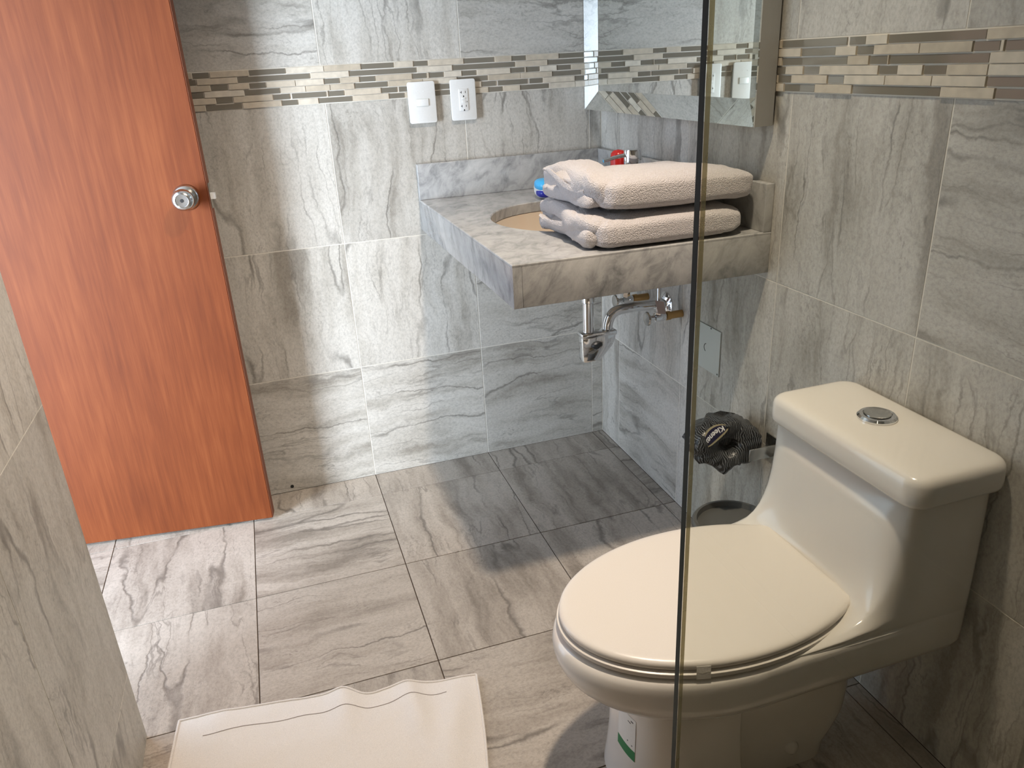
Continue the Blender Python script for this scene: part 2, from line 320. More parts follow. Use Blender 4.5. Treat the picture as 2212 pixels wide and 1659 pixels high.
# ------------------------------------------------------------------ room shell
T = 0.4; G = 0.0026; TH = 0.008
XC = -0.1016*T; Y1 = -0.3476*T
ZR = [0.0, .3941, .7921, 1.1886]; ZM0, ZM1 = 1.1886, 1.28628
CEIL = 2.42; XL = -1.4708; XD = -1.93; YF = -2.80; YL = -0.932
BACK = Matrix(((1, 0, 0), (0, 0, -1), (0, 1, 0))); RIGHT = Matrix(((0, 0, -1), (-1, 0, 0), (0, 1, 0))); LEFT = Matrix(((0, 0, 1), (1, 0, 0), (0, 1, 0))); FLOOR = Matrix.Identity(3)
_tm = {}
def tile_mesh(w_, h_, th, mat, ch=.0004):
    k = (round(w_, 4), round(h_, 4), th, mat.name)
    if k not in _tm:
        a, b = w_/2, h_/2
        v = [(-a, -b, 0), (a, -b, 0), (a, b, 0), (-a, b, 0), (-a, -b, th-ch), (a, -b, th-ch), (a, b, th-ch), (-a, b, th-ch),
             (-a+ch, -b+ch, th), (a-ch, -b+ch, th), (a-ch, b-ch, th), (-a+ch, b-ch, th)]
        f = [(8, 9, 10, 11)]
        for i in range(4):
            j = (i+1) % 4; f += [(i, j, 4+j, 4+i), (4+i, 4+j, 8+j, 8+i)]
        _tm[k] = me('tile', v, f, mat)
    return _tm[k]
def put_tile(name, parent, frame, origin, a0, a1, b0, b1, th, mat, spin=0, g=G):
    """frame columns: local axes; origin lies on the tile back plane; a/b measured along the local x/y of frame"""
    w_, h_ = (a1-a0)-g, (b1-b0)-g
    if w_ < .002 or h_ < .002: return
    S = Matrix.Rotation(math.radians(90*spin), 3, 'Z'); mm = tile_mesh(*((h_, w_) if spin % 2 else (w_, h_)), th, mat)
    o = bpy.data.objects.new(name, mm); link(o, parent)
    c = Vector(origin)+frame @ Vector(((a0+a1)/2, (b0+b1)/2, 0))
    mw = (frame @ S).to_4x4(); mw.translation = c-world_loc(parent); o.matrix_local = mw; return o
def struct_box(name, label, cat, x0, x1, y0, y1, z0, z1, mat):
    o = box(name, x0, x1, y0, y1, z0, z1, mat); tag(o, label, cat, 'structure'); return o

# floor
floor = struct_box('floor', 'bathroom floor of square beige stone tiles with thin dark joints', 'floor', XD-.12, .12, YF-.1, .12, -.08, -TH+.0055, MT['grout_floor'])
spins = {(0, 0): 0, (0, 1): 0, (1, 0): 0, (1, 1): 0, (2, 0): 1, (2, 1): 1, (2, 2): 0, (3, 1): 0, (3, 0): 0, (1, 2): 1}
xe = [0, XC]+[XC-T*k for k in range(1, 6)]; xe[-1] = XD-.12
ye = [0, Y1]+[Y1-T*k for k in range(1, 8)]; ye = [y for y in ye if y > YF]+[YF]
for i in range(len(xe)-1):
    for j in range(len(ye)-1):
        put_tile('floor_tile', floor, FLOOR, (0, 0, -TH), xe[i+1], xe[i], ye[j+1], ye[j], TH, MT['tile_floor'], spins.get((i-1, j-1), (i*2+j) % 4))
# back wall
wall_back = struct_box('wall_back', 'stone tiled back wall with mosaic band behind door and washbasin', 'wall', XD-.12, .10, .0006, .12, 0, CEIL, MT['grout_wall'])
zr = [0, ZR[1], ZR[2], ZM0]; zu = [ZM1, ZM1+T, ZM1+2*T, CEIL]
bspin = [[0]*9, [0]*9, [0]*9]
for i in range(len(xe)-1):
    for k in range(3):
        sp = {0: 1, 1: 0, 2: 0}[k]
        if k == 1 and i <= 1: sp = 1
        put_tile('wall_tile', wall_back, BACK, (0, TH, 0), xe[i+1], xe[i], zr[k], zr[k+1], TH, MT['tile_wall'], sp+2*((i+k) % 2))
    for k in range(3):
        put_tile('wall_tile', wall_back, BACK, (0, TH, 0), xe[i+1], xe[i], zu[k], zu[k+1], TH, MT['tile_wall'], (i+k) % 2)
hole = lathe('drill_hole', (-1.114, -.001, .018), (0, -1, 0), [(.0052, -.006), (.0055, .0008), (.0001, .0009)], MT['black'], wall_back, 14)
# right wall
wall_right = struct_box('wall_right', 'stone tiled right wall with mosaic band behind mirror and toilet', 'wall', .0006, .12, YF, 0, 0, CEIL, MT['grout_wall'])
for j in range(len(ye)-1):
    a0, a1 = -ye[j], -ye[j+1]     # local x of RIGHT runs along -y
    for k in range(3):
        sp = 0
        if k == 0 and j == 1: sp = 1
        if j == 4 and k == 2: sp = 1
        put_tile('wall_tile', wall_right, RIGHT, (TH, 0, 0), a0, a1, zr[k], zr[k+1], TH, MT['tile_wall'], sp+2*((j+k) % 2))
    for k in range(3):
        put_tile('wall_tile', wall_right, RIGHT, (TH, 0, 0), a0, a1, zu[k], zu[k+1], TH, MT['tile_wall'], 2*((j+k) % 2))
# left wall (ends at the entrance passage)
wall_left = struct_box('wall_left', 'stone tiled left wall beside the shower entrance, ending at the doorway', 'wall', XD, XL-.0006, YF, YL+.0, 0, CEIL, MT['grout_wall'])
ly = [-YL-.0, 1.303, 1.703, 2.103, 2.503, -YF]; lz = [0, .172, .772, 1.372, 1.972, CEIL]
for i in range(5):
    for k in range(5):
        put_tile('wall_tile', wall_left, LEFT, (XL-TH, 0, 0), -ly[i+1], -ly[i], lz[k], lz[k+1], TH, MT['tile_wall'], 2*((i+k) % 2), g=.0016)
# wall with the doorway, far left, and the wall behind the camera
wl = struct_box('wall_entry', 'plain wall strip above the doorway at the far left', 'wall', XD-.12, XD, YL, 0, 2.08, CEIL, MT['plaster'])
wf = struct_box('wall_front', 'plain shower end wall behind the viewer', 'wall', XL, 0, YF-.1, YF, 0, CEIL, MT['grout_wall'])
ceil = struct_box('ceiling', 'plain white plastered bathroom ceiling', 'ceiling', XD-.12, .12, YF-.1, .12, CEIL, CEIL+.08, MT['plaster'])

# mosaic bands
MB = [[(-1.174, -1.1302), (-1.0308, -0.9334), (-0.7303, -0.6363), (-0.5817, -0.5384), (-0.4336, -0.3395), (-0.2872, -0.2419), (-0.1385, -0.045)], [(-1.21, -1.1655), (-1.0628, -0.8704), (-0.7648, -0.5724), (-0.4687, -0.2763), (-0.1752, -0.03)], [(-1.1341, -1.0885), (-1.0351, -0.9898), (-0.836, -0.792), (-0.7381, -0.6919), (-0.5883, -0.5443), (-0.5387, -0.4942), (-0.4418, -0.3962), (-0.293, -0.2476), (-0.2434, -0.1998), (-0.1455, -0.0997)], [(-1.248, -1.1529), (-1.0507, -0.9552), (-0.7539, -0.659), (-0.4573, -0.3628), (-0.1612, -0.066)], [(-1.1264, -1.0814), (-0.9779, -0.9316), (-0.9286, -0.8329), (-0.8287, -0.7833), (-0.6808, -0.6337), (-0.631, -0.55), (-0.5262, -0.4756), (-0.3841, -0.3376), (-0.3347, -0.2389), (-0.2359, -0.1908), (-0.088, -0.043)], [(-1.1559, -1.0599), (-0.957, -0.9124), (-0.8575, -0.7628), (-0.66, -0.6136), (-0.5277, -0.477), (-0.3637, -0.3181), (-0.2648, -0.1714)]]
MR = [[(-0.895, -1.0853), (-1.089, -1.1326), (-1.1843, -1.3808)], [(-0.958, -1.057), (-1.1117, -1.1544), (-1.3596, -1.4071), (-1.414, -1.51)], [(-0.90, -1.0915), (-1.1458, -1.1891), (-1.1932, -1.3926)], [(-0.8685, -0.9139), (-0.9695, -1.0173), (-1.1712, -1.2152), (-1.2698, -1.3172)], [(-0.8898, -0.9347), (-1.042, -1.0877), (-1.3936, -1.488)], [(-0.913, -1.0085), (-1.1109, -1.3116), (-1.4117, -1.605)]]
def mosaic(wall, frame, origin, rows, lo, hi):
    bed_c = Vector(origin)
    a, b = lo, hi
    pts = [frame @ Vector((x, z, d))+bed_c for d in (0, .0042) for x, z in ((a, ZM0), (b, ZM0), (b, ZM1), (a, ZM1))]
    bed = wobj('mosaic_band', pts, [(0, 1, 2, 3), (4, 5, 6, 7), (0, 1, 5, 4), (1, 2, 6, 5), (2, 3, 7, 6), (3, 0, 4, 7)], MT['mosaic_bed'], wall)
    h = (ZM1-ZM0)/6; rnd = random.Random(3)
    for r, row in enumerate(rows):
        z1 = ZM1-h*r; z0 = z1-h; segs = []; cur = lo
        for s, e in sorted(row):
            s, e = max(s, lo), min(e, hi)
            if e <= lo or s >= hi: continue
            segs += [(cur, s, 0), (s, e, 1)]; cur = e
        segs.append((cur, hi, 0))
        for s, e, g in segs:
            if e-s < .004: continue
            if g: put_tile('mosaic_tile', bed, frame, origin, s, e, z0, z1, .0066, MT['mosaic_glass'], g=.0032)
            else:
                n = max(1, round((e-s)/rnd.choice((.075, .095, .12)))); 
                for q in range(n): put_tile('mosaic_tile', bed, frame, origin, s+(e-s)*q/n, s+(e-s)*(q+1)/n, z0, z1, .0084, MT['mosaic_stone'], g=.0016)
mosaic(wall_back, BACK, (0, TH-.004, 0), MB, -1.30, -.001)
mosaic(wall_right, RIGHT, (TH-.004, 0, 0), [[(-s, -e) for s, e in row] for row in MR], .86, 1.70)

# ------------------------------------------------------------------ ceiling lamp
def ceiling_lamp():
    x, y, z = LAMP_POS
    t = thing('ceiling_lamp', 'round ceiling downlight above the toilet', 'lamp', (x, y, CEIL))
    lathe('trim_ring', (x, y, CEIL), (0, 0, -1), [(.085, 0), (.085, .008), (.066, .014), (.062, .004)], MT['white_plastic'], t)
    m, nt, b = newmat('lamp_diffuser'); b.inputs['Emission Color'].default_value = (*LAMP_COLOR, 1); b.inputs['Emission Strength'].default_value = 6
    lathe('diffuser', (x, y, CEIL-.003), (0, 0, -1), [(.061, 0), (.06, .004), (.0001, .005)], m, t)
    l = bpy.data.lights.new('ceiling_lamp_light', 'SPOT'); l.shadow_soft_size = .045; l.energy = LAMP_POWER; l.color = LAMP_COLOR; l.spot_size = math.radians(92); l.spot_blend = 1.0
    o = bpy.data.objects.new('ceiling_lamp_light', l); COL.objects.link(o); o.location = (x, y, z)
    o.rotation_euler = (Vector(LAMP_AIM)-Vector((x, y, z))).to_track_quat('-Z', 'Y').to_euler()
ceiling_lamp()

# ------------------------------------------------------------------ door
def door():
    A = Vector((-1.182, -.157, 0)); H = Vector((-1.875, -.0695, 0)); d = (H-A).normalized(); n = Vector((-d.y, d.x, 0))  # n points away from camera
    if n.y < 0: n = -n
    w_ = (H-A).length; th = .040
    t = thing('door_1', 'open orange-brown flush wooden door with round steel knob', 'door', A, 'structure')
    P = lambda s, q, z: A+d*s+n*q+Vector((0, 0, z))
    def slab(name, s0, s1, q0, q1, z0, z1, mat):
        v = [P(s, q, z) for z in (z0, z1) for q in (q0, q1) for s in (s0, s1)]
        o = wobj(name, v, [(0, 1, 3, 2), (4, 5, 7, 6), (0, 1, 5, 4), (2, 3, 7, 6), (0, 2, 6, 4), (1, 3, 7, 5)], mat, t)
        b = bmesh.new(); b.from_mesh(o.data); bmesh.ops.bevel(b, geom=b.edges[:], offset=.0012, segments=2, affect='EDGES'); b.to_mesh(o.data); b.free(); return o
    slab('door_leaf', .0015, w_, 0, th, .008, 2.06, MT['wood'])
    slab('edge_strip', 0, .0015, .001, th-.001, .009, 2.059, MT['wood_edge'])
    k = P(.056, 0, .990); f = -n
    rose = lathe('rose', k, f, [(.033, 0), (.033, .003), (.029, .008), (.016, .010), (.015, .03)], MT['steel'], t, 40)
    kn = lathe('knob', k+f*.026, f, [(.013, 0), (.016, .004), (.026, .012), (.0275, .018), (.026, .026), (.021, .033), (.0165, .035), (.0155, .0325), (.001, .0318)], MT['steel'], t, 40)
    lathe('keyhole', k+f*.0570, f, [(.0045, 0), (.0045, .0022), (.0001, .0024)], MT['black'], kn, 16)
    lathe('thumb_turn', P(.056, th, .990), n, [(.03, 0), (.03, .004), (.012, .008), (.012, .03), (.025, .04), (.025, .055), (.001, .058)], MT['steel'], t, 28)
    lp = slab('latch_plate', -.0014, 0, .008, th-.008, .955, 1.02, MT['steel'])
    v = [P(-s, q, z) for z in (.979, .994) for q, s in ((.012, .001), (.030, .001), (.026, .013), (.012, .013))]
    wobj('latch_bolt', v, [(0, 1, 2, 3), (4, 5, 6, 7), (0, 1, 5, 4), (1, 2, 6, 5), (2, 3, 7, 6), (3, 0, 4, 7)], MT['white_plastic'], lp)
door()

# ------------------------------------------------------------------ switch and outlet
def wall_plate(name, label, cx, w_, h_, z, kind):
    base = (cx, 0, z); t = thing(name, label, 'switch' if kind == 's' else 'outlet', base)
    pl = lambda a, b, dd: Vector((cx+a, -dd, z+b))
    extrude_poly('mounting_frame', rrect(w_-.012, h_-.012, .004), pl, 0.0004, .008, MT['white_plastic'], t)
    extrude_poly('cover_plate', rrect(w_, h_, .006), pl, .008, .0135, MT['white_plastic'], t, bev=.0012)
    if kind == 's':
        extrude_poly('rocker_shadow_line', rrect(.0375, .0215, .001, 2), pl, .0135, .0139, MT['plate'], t)  # thin greyer rim whose colour stands in for the shadow around the rocker
        extrude_poly('rocker', [(-.0175, -.0095), (.0175, -.0095), (.0175, .0095), (-.0175, .0095)], lambda a, b, dd: Vector((cx+a, -dd-(.0008*(a+.0175)/.035 if dd > .014 else 0), z+b)), .0135, .0158, MT['white_plastic'], t, bev=.0005)
        for sx in (-.012, .006): lathe('cover_screw', (cx+sx, -.0134, z+.030), (0, -1, 0), [(.0015, 0), (.0012, .0006), (.0001, .0008)], MT['white_plastic'], t, 10)
    else:
        ins = extrude_poly('socket_insert', rrect(.026, .060, .0015, 2), pl, .0135, .0160, MT['white_plastic'], t, bev=.0004)
        D = .01605
        for dz in (.0175, -.0205):
            for a0, b0, ww, hh in ((-.0062, dz+.0035, .0016, .0066), (-.0080, dz+.003, .0034, .0014), (.0062, dz+.0035, .0016, .0058)):
                extrude_poly('slot', [(a0-ww/2, b0-hh/2), (a0+ww/2, b0-hh/2), (a0+ww/2, b0+hh/2), (a0-ww/2, b0+hh/2)], pl, D-.001, D+.0001, MT['black'], ins)
            extrude_poly('ground_slot', [(-.0018, dz-.010), (.0018, dz-.010), (.0018, dz-.0075), (.001, dz-.0055), (-.001, dz-.0055), (-.0018, dz-.0075)], pl, D-.001, D+.0001, MT['black'], ins)
        for b0 in (.004, -.005): extrude_poly('test_button', rrect(.0115, .0062, .0008, 2), lambda a, b, dd, q=b0: Vector((cx+a, -dd, z+b+q)), D-.0005, D+.0010, MT['white_plastic'], ins, bev=.0003)
        extrude_poly('status_light', [(.0095, -.0075), (.0108, -.0075), (.0108, -.0040), (.0095, -.0040)], pl, D-.001, D+.0001, MT['ink'], ins)
wall_plate('light_switch', 'white light switch with one rocker on the tiled wall, nearer the door', -.567, .080, .113, 1.174, 's')
wall_plate('power_outlet', 'white double socket outlet on the tiled wall, nearer the mirror', -.444, .076, .113, 1.174, 'o')

# ------------------------------------------------------------------ washbasin counter
VX, VY, VT, VB = -.602, -.906, .900, .808
BC = Vector((-.295, -.465)); BA, BB = .208, .222
def vanity():
    t = thing('washbasin_counter', 'wall hung grey veined marble counter with apron and backsplash in the corner', 'counter', (VX/2, VY/2, VB))
    # slab with an oval hole
    b = bmesh.new(); n = 64
    def sq(a):
        c, s = math.cos(a), math.sin(a); hx0, hx1, hy0, hy1 = VX-BC.x, -BC.x-.0006, VY-BC.y, -BC.y-.0006
        k = min((hx1/c if c > 1e-9 else hx0/c if c < -1e-9 else 1e9), (hy1/s if s > 1e-9 else hy0/s if s < -1e-9 else 1e9)); return (BC.x+c*k, BC.y+s*k)
    angs = sorted([2*math.pi*k/n for k in range(n)]+[math.atan2(y-BC.y, x-BC.x) % (2*math.pi) for x in (VX, -.0006) for y in (VY, -.0006)])
    outer = [sq(a) for a in angs]; inner = [(BC.x+BA*math.cos(a), BC.y+BB*math.sin(a)) for a in angs]; m = len(angs); e = .0025
    inner2 = [(BC.x+(BA+e)*math.cos(a), BC.y+(BB+e)*math.sin(a)) for a in angs]
    lay = [[(x, y, VT-.0050) for x, y in outer], [(x, y, VT-.0015) for x, y in outer],
           [(min(max(x, VX+.0015), -.0006), min(max(y, VY+.0015), -.0006), VT) for x, y in outer],
           [(x, y, VT) for x, y in inner2], [(x, y, VT-e) for x, y in inner], [(x, y, VT-.028) for x, y in inner]]
    v = [p for r in lay for p in r]; f = []
    for i in range(6):
        i2 = (i+1) % 6
        for j in range(m): f.append((i*m+j, i*m+(j+1) % m, i2*m+(j+1) % m, i2*m+j))
    top = wobj('countertop', v, f, MT['marble'], t); autosmooth(top, 30)
    box('apron', VX, VX+.02, VY, -.0006, VB, VT-.0052, MT['marble'], t, .0008)
    box('apron', VX+.0203, -.0006, VY, VY+.02, VB, VT-.0052, MT['marble'], t, .0008)
    box('backsplash', VX, -.0006, -.0215, -.0006, VT+.0002, 1.004, MT['marble'], t, .0012)
    box('backsplash', -.0215, -.0006, VY, -.0219, VT+.0002, 1.004, MT['marble'], t, .0012)
    # undermount basin
    rings = []
    for s, z in ((1.03, VT-.0285), (1.005, VT-.030), (.985, VT-.05), (.93, VT-.09), (.80, VT-.125), (.58, VT-.145), (.30, VT-.152), (.10, VT-.155)):
        rings.append([Vector((BC.x+BA*s*math.cos(a), BC.y+BB*s*math.sin(a), z)) for a in [2*math.pi*k/56 for k in range(56)]])
    out = [[Vector((BC.x+(p.x-BC.x)*1.04, BC.y+(p.y-BC.y)*1.04, p.z-.008)) for p in r] for r in reversed(rings)]
    bs = loft('basin', rings+out, MT['basin'], t, 60, False, False)
    lathe('drain_ring', (BC.x, BC.y, VT-.156), (0, 0, 1), [(.028, -.004), (.028, .004), (.02, .0045), (.018, .001), (.0001, .001)], MT['chrome'], bs, 24)
    return t
vanity()

# faucet
def faucet():
    x, y = -.113, -.45; t = thing('faucet', 'chrome single lever faucet behind the folded towels', 'faucet', (x, y, VT))
    lathe('body', (x, y, VT), (0, 0, 1), [(.026, .0003), (.026, .006), (.021, .010), (.0205, .095), (.0185, .100), (.0185, .105)], MT['chrome'], t, 36)
    hd = lathe('head', (x, y, VT+.105), (0, 0, 1), [(.0185, 0), (.0225, .002), (.0235, .006), (.0235, .036), (.022, .040), (.0001, .0405)], MT['chrome'], t, 36)
    tube('lever', [(x-.018, y, VT+.132), (x-.045, y, VT+.129), (x-.070, y, VT+.1245), (x-.0835, y, VT+.122)], [.0052, .0050, .0046, .0044], MT['chrome'], t, 14)
    tube('spout', bez((x-.01, y, VT+.066), (x-.05, y, VT+.075), (x-.09, y, VT+.075), (x-.115, y, VT+.045)), .0125, MT['chrome'], t, 18)
faucet()
def red_cup():
    x, y = -.128, -.395; t = thing('red_bottle', 'small red rounded bottle standing behind the faucet', 'bottle', (x, y, VT))
    lathe('bottle_body', (x, y, VT), (0, 0, 1), [(.019, .0004), (.021, .004), (.0215, .09), (.0205, .098)], MT['red'], t, 28)
    lathe('cap', (x, y, VT+.0985), (0, 0, 1), [(.0208, 0), (.0212, .02), (.0195, .033), (.013, .040), (.0001, .0425)], MT['red'], t, 28)
red_cup()
def packet():
    c = Vector((-.268, -.205, VT+.028)); t = thing('soap_packet', 'small blue and white packet peeking out behind the towels', 'packet', (c.x, c.y, VT))
    def blob(name, ctr, r, mat, n=24, parent=t, ex=.7):
        rings = []
        for k in range(1, 12):
            ph = -math.pi/2+math.pi*k/12; cz = math.copysign(abs(math.sin(ph))**.8, math.sin(ph)); cr = math.cos(ph)**.6
            rings.append([Vector((ctr[0]+r[0]*cr*math.copysign(abs(math.cos(a))**ex, math.cos(a)), ctr[1]+r[1]*cr*math.copysign(abs(math.sin(a))**ex, math.sin(a)), ctr[2]+r[2]*cz)) for a in [2*math.pi*q/n for q in range(n)]])
        return loft(name, rings, mat, parent, 60)
    blob('wrapper_body', c, (.030, .040, .0275), MT['white_plastic'])
    blob('blue_label', c+Vector((-.003, -.006, .011)), (.0290, .035, .0180), MT['blue'])
    blob('dark_label', c+Vector((-.002, -.014, -.010)), (.0300, .0272, .013), MT['darkblue'])
packet()

# ------------------------------------------------------------------ folded towels
def fbm(p, s, o=4): return noise.fractal(Vector(p)*s, 1.0, 2.0, o)
def pillow(name, c, h, mat, parent, e1=.55, e2=.22, nu=96, nv=48, amp=.006, sc=9, seed=0, floor_z=None, warp=None, flat=False, ceil_z=None):
    rings = []
    sp = lambda v, e: math.copysign(abs(v)**e, v)
    for i in range(nv+1):
        ph = -math.pi/2+math.pi*i/nv; ring = []
        for j in range(nu):
            a = 2*math.pi*j/nu
            ee = e1 if (ph > 0 or not flat) else .32
            q = Vector((h[0]*sp(math.cos(ph), ee)*sp(math.cos(a), e2), h[1]*sp(math.cos(ph), ee)*sp(math.sin(a), e2), h[2]*sp(math.sin(ph), ee)))
            if i in (0, nv): q = Vector((h[0]*.02*math.cos(a), h[1]*.02*math.sin(a), q.z))
            if warp: q = warp(q)
            p = Vector(c)+q; nn = Vector((q.x/h[0]**2, q.y/h[1]**2, q.z/h[2]**2)).normalized()
            s = Vector((seed*3.1, seed*1.7, seed*.9))
            p += nn*(fbm(p+s, sc)*amp + fbm(p*1.0+s*2, sc*3.2, 3)*amp*.35 + fbm(p+s, 130, 2)*.0009)
            if floor_z is not None: p.z = max(p.z, floor_z)
            if ceil_z is not None: p.z = min(p.z, ceil_z)
            ring.append(p)
        rings.append(ring)
    o = loft(name, rings, mat, parent, 75); return o
def towel(label, z0, z1, x0, x1, y0, y1, seed, top):
    t = thing('folded_towel', label, 'towel', ((x0+x1)/2, (y0+y1)/2, z0), group=None)
    cx, cy, cz = (x0+x1)/2, (y0+y1)/2, (z0+z1)/2; hx, hy, hz = (x1-x0)/2, (y1-y0)/2, (z1-z0)/2
    def warp(q):
        q = q.copy(); u = q.x/hx
        if u > .2 and q.z > 0: q.z *= 1-(.62 if top else .30)*((u-.2)/.8)**2
        if u > .6 and q.z < 0: q.z *= 1-(.0 if top else .55)*((u-.6)/.4)**2
        if u < -.45: q.z *= 1-.10*((-u-.45)/.55)
        if top and q.z > 0: q.z *= 1-.85*min(1, max(0, (q.y/hy+.75)/1.75))**1.2
        return q
    body = pillow('towel_body', (cx+.012, cy, cz), (hx-.012, hy, hz), MT['towel'], t, .62, .20, 160, 56, .0045, 10, seed, z0+.0006, warp, True, None if top else z1-.001)
    # rolled-in folds that show at the end facing the door
    lay = [(.68, .80, .60, .012, .0), (.28, .74, .54, .020, -.004)] if not top else [(.52, .80, .92, .012, .002), (.24, .70, .46, .020, .0), (.60, .42, .46, .030, -.035)]
    for k, (fz, fy, fh, out, dy) in enumerate(lay):
        zc = z0+(z1-z0)*fz
        def wp(q, k=k):
            q = q.copy(); q.z += .005*math.sin(q.y*15+k*2+seed)+.002*math.sin(q.y*37+k); q.x += .007*math.sin(q.y*20+k*1.7+q.z*30); return q
        pillow('fold', (x0+.060-out*.5, cy+dy-hy*.02, zc), (.046, hy*fy*1.10, (z1-z0)*fh*.5), MT['towel'], t, .6, .35, 90, 30, .006, 16, seed+k+5, z0+.0006, wp, False, None if top else z1-.001)
    # hem band curling along the end
    vv, ff = [], []; nh = 30
    for k in range(nh+1):
        a = k/nh; x = x0+.0060+.010*math.sin(a*4.2+.8*seed)-(.010 if top else .004); y = y0+.065+(y1-y0-.17)*a
        z = z0+(z1-z0)*((.66 if top else .50)+(.20 if top else .10)*math.sin(a*4.6+1.9*seed)); hh = .011*(.35+.65*math.sin(math.pi*min(1, a+.12)))
        for dx, dz in ((0, hh), (-.0035, 0), (0, -hh), (.012, 0)): vv.append((x+dx, y, z+dz))
    for k in range(nh):
        for q in range(4): ff.append((4*k+q, 4*k+(q+1) % 4, 4*k+4+(q+1) % 4, 4*k+4+q))
    ff += [(0, 1, 2, 3), tuple(range(4*nh, 4*nh+4))]
    autosmooth(wobj('hem', vv, ff, MT['towel'], t), 70)
    if not top: pillow('corner_flap', (x0+.024, y0+.056, z0+.020), (.019, .026, .0195), MT['towel'], t, .8, .8, 48, 24, .004, 25, seed, z0+.0006)
towel('pale pinkish folded bath towel lying on the marble counter, lower of two', VT+.0008, .9735, -.434, -.060, -.905, -.53, 1, False)
towel('pale pinkish folded bath towel, upper of the two stacked on the counter', .9730, 1.056, -.420, -.034, -.900, -.53, 2, True)

# ------------------------------------------------------------------ plumbing under the counter
def plumbing():
    tx, ty = -.245, -.452
    t = thing('drain_trap', 'chrome bottle trap with curved outlet under the marble counter', 'drain', (tx, ty, .48))
    lathe('white_nut', (tx, ty, .672), (0, 0, 1), [(.0175, 0), (.0185, .002), (.0185, .05), (.018, .062)], MT['white_plastic'], t, 28)
    lathe('collar', (tx, ty, .648), (0, 0, 1), [(.0165, 0), (.0185, .002), (.0185, .018), (.0175, .0235)], MT['chrome'], t, 28)
    lathe('tailpiece', (tx, ty, .552), (0, 0, 1), [(.0155, 0), (.0155, .098)], MT['chrome'], t, 28)
    prof = [(-.269, .562), (-.168, .562), (-.168, .537), (-.176, .520), (-.214, .478), (-.269, .475)]
    extrude_poly('trap_box', prof, lambda a, b, d: Vector((a, ty+d, b)), -.021, .021, MT['chrome'], t, bev=.009)
    extrude_poly('trap_rim', [(-.2715, .548), (-.1655, .548), (-.1655, .563), (-.2715, .563)], lambda a, b, d: Vector((a, ty+d, b)), -.0235, .0235, MT['chrome'], t, bev=.005)
    tube('outlet_tube', bez((-.187, ty, .560), (-.183, ty, .625), (-.150, ty, .612), (-.100, ty, .616))+[Vector((-.05, ty, .612)), Vector((-.004, ty, .609))], .0145, MT['chrome'], t, 24)
    lathe('wall_flange', (-.0004, ty+.006, .606), (-1, 0, 0), [(.038, 0), (.038, .002), (.028, .008), (.016, .012)], MT['chrome'], t, 32)
    def valve(y, z, label):
        v = thing('angle_valve', label, 'valve', (0, y, z))
        lathe('brass_nipple', (-.0004, y, z), (-1, 0, 0), [(.0105, 0), (.0105, .036), (.0125, .037), (.0125, .049), (.010, .0495)], MT['brass'], v, 20)
        lathe('valve_body', (-.050, y, z), (-1, 0, 0), [(.009, 0), (.0115, .003), (.0125, .02), (.0125, .034), (.007, .036), (.007, .052)], MT['chrome'], v, 24)
        lathe('compression_nut', (-.073, y, z+.008), (0, 0, 1), [(.0105, 0), (.0125, .003), (.0125, .024), (.009, .028)], MT['chrome'], v, 6, 30)
        lathe('handle', (-.102, y, z), (-1, 0, 0), [(.006, 0), (.018, .001), (.020, .004), (.018, .008), (.0001, .0095)], MT['steel'], v, 28)
        tube('supply_tube', [(-.073, y, z+.034), (-.073, y, z+.09), (-.075, y+.004, z+.13), (-.08, y+.01, VB-.01)], .0055, MT['steel'], v, 12)
        return v
    v = valve(-.537, .605, 'chrome angle valve with paper tag under the counter, nearer the shower glass')
    wobj('paper_tag', [(-.093, -.553, .660), (-.066, -.553, .652), (-.060, -.557, .618), (-.085, -.558, .622), (-.093, -.5535, .660), (-.066, -.5535, .652), (-.060, -.5575, .618), (-.085, -.5585, .622)],
         [(0, 1, 2, 3), (4, 5, 6, 7), (0, 1, 5, 4), (1, 2, 6, 5), (2, 3, 7, 6), (3, 0, 4, 7)], plain('tag_pinkish', (.50, .40, .37), .6), v)
    valve(-.335, .600, 'chrome angle valve under the counter, nearer the back wall')
plumbing()

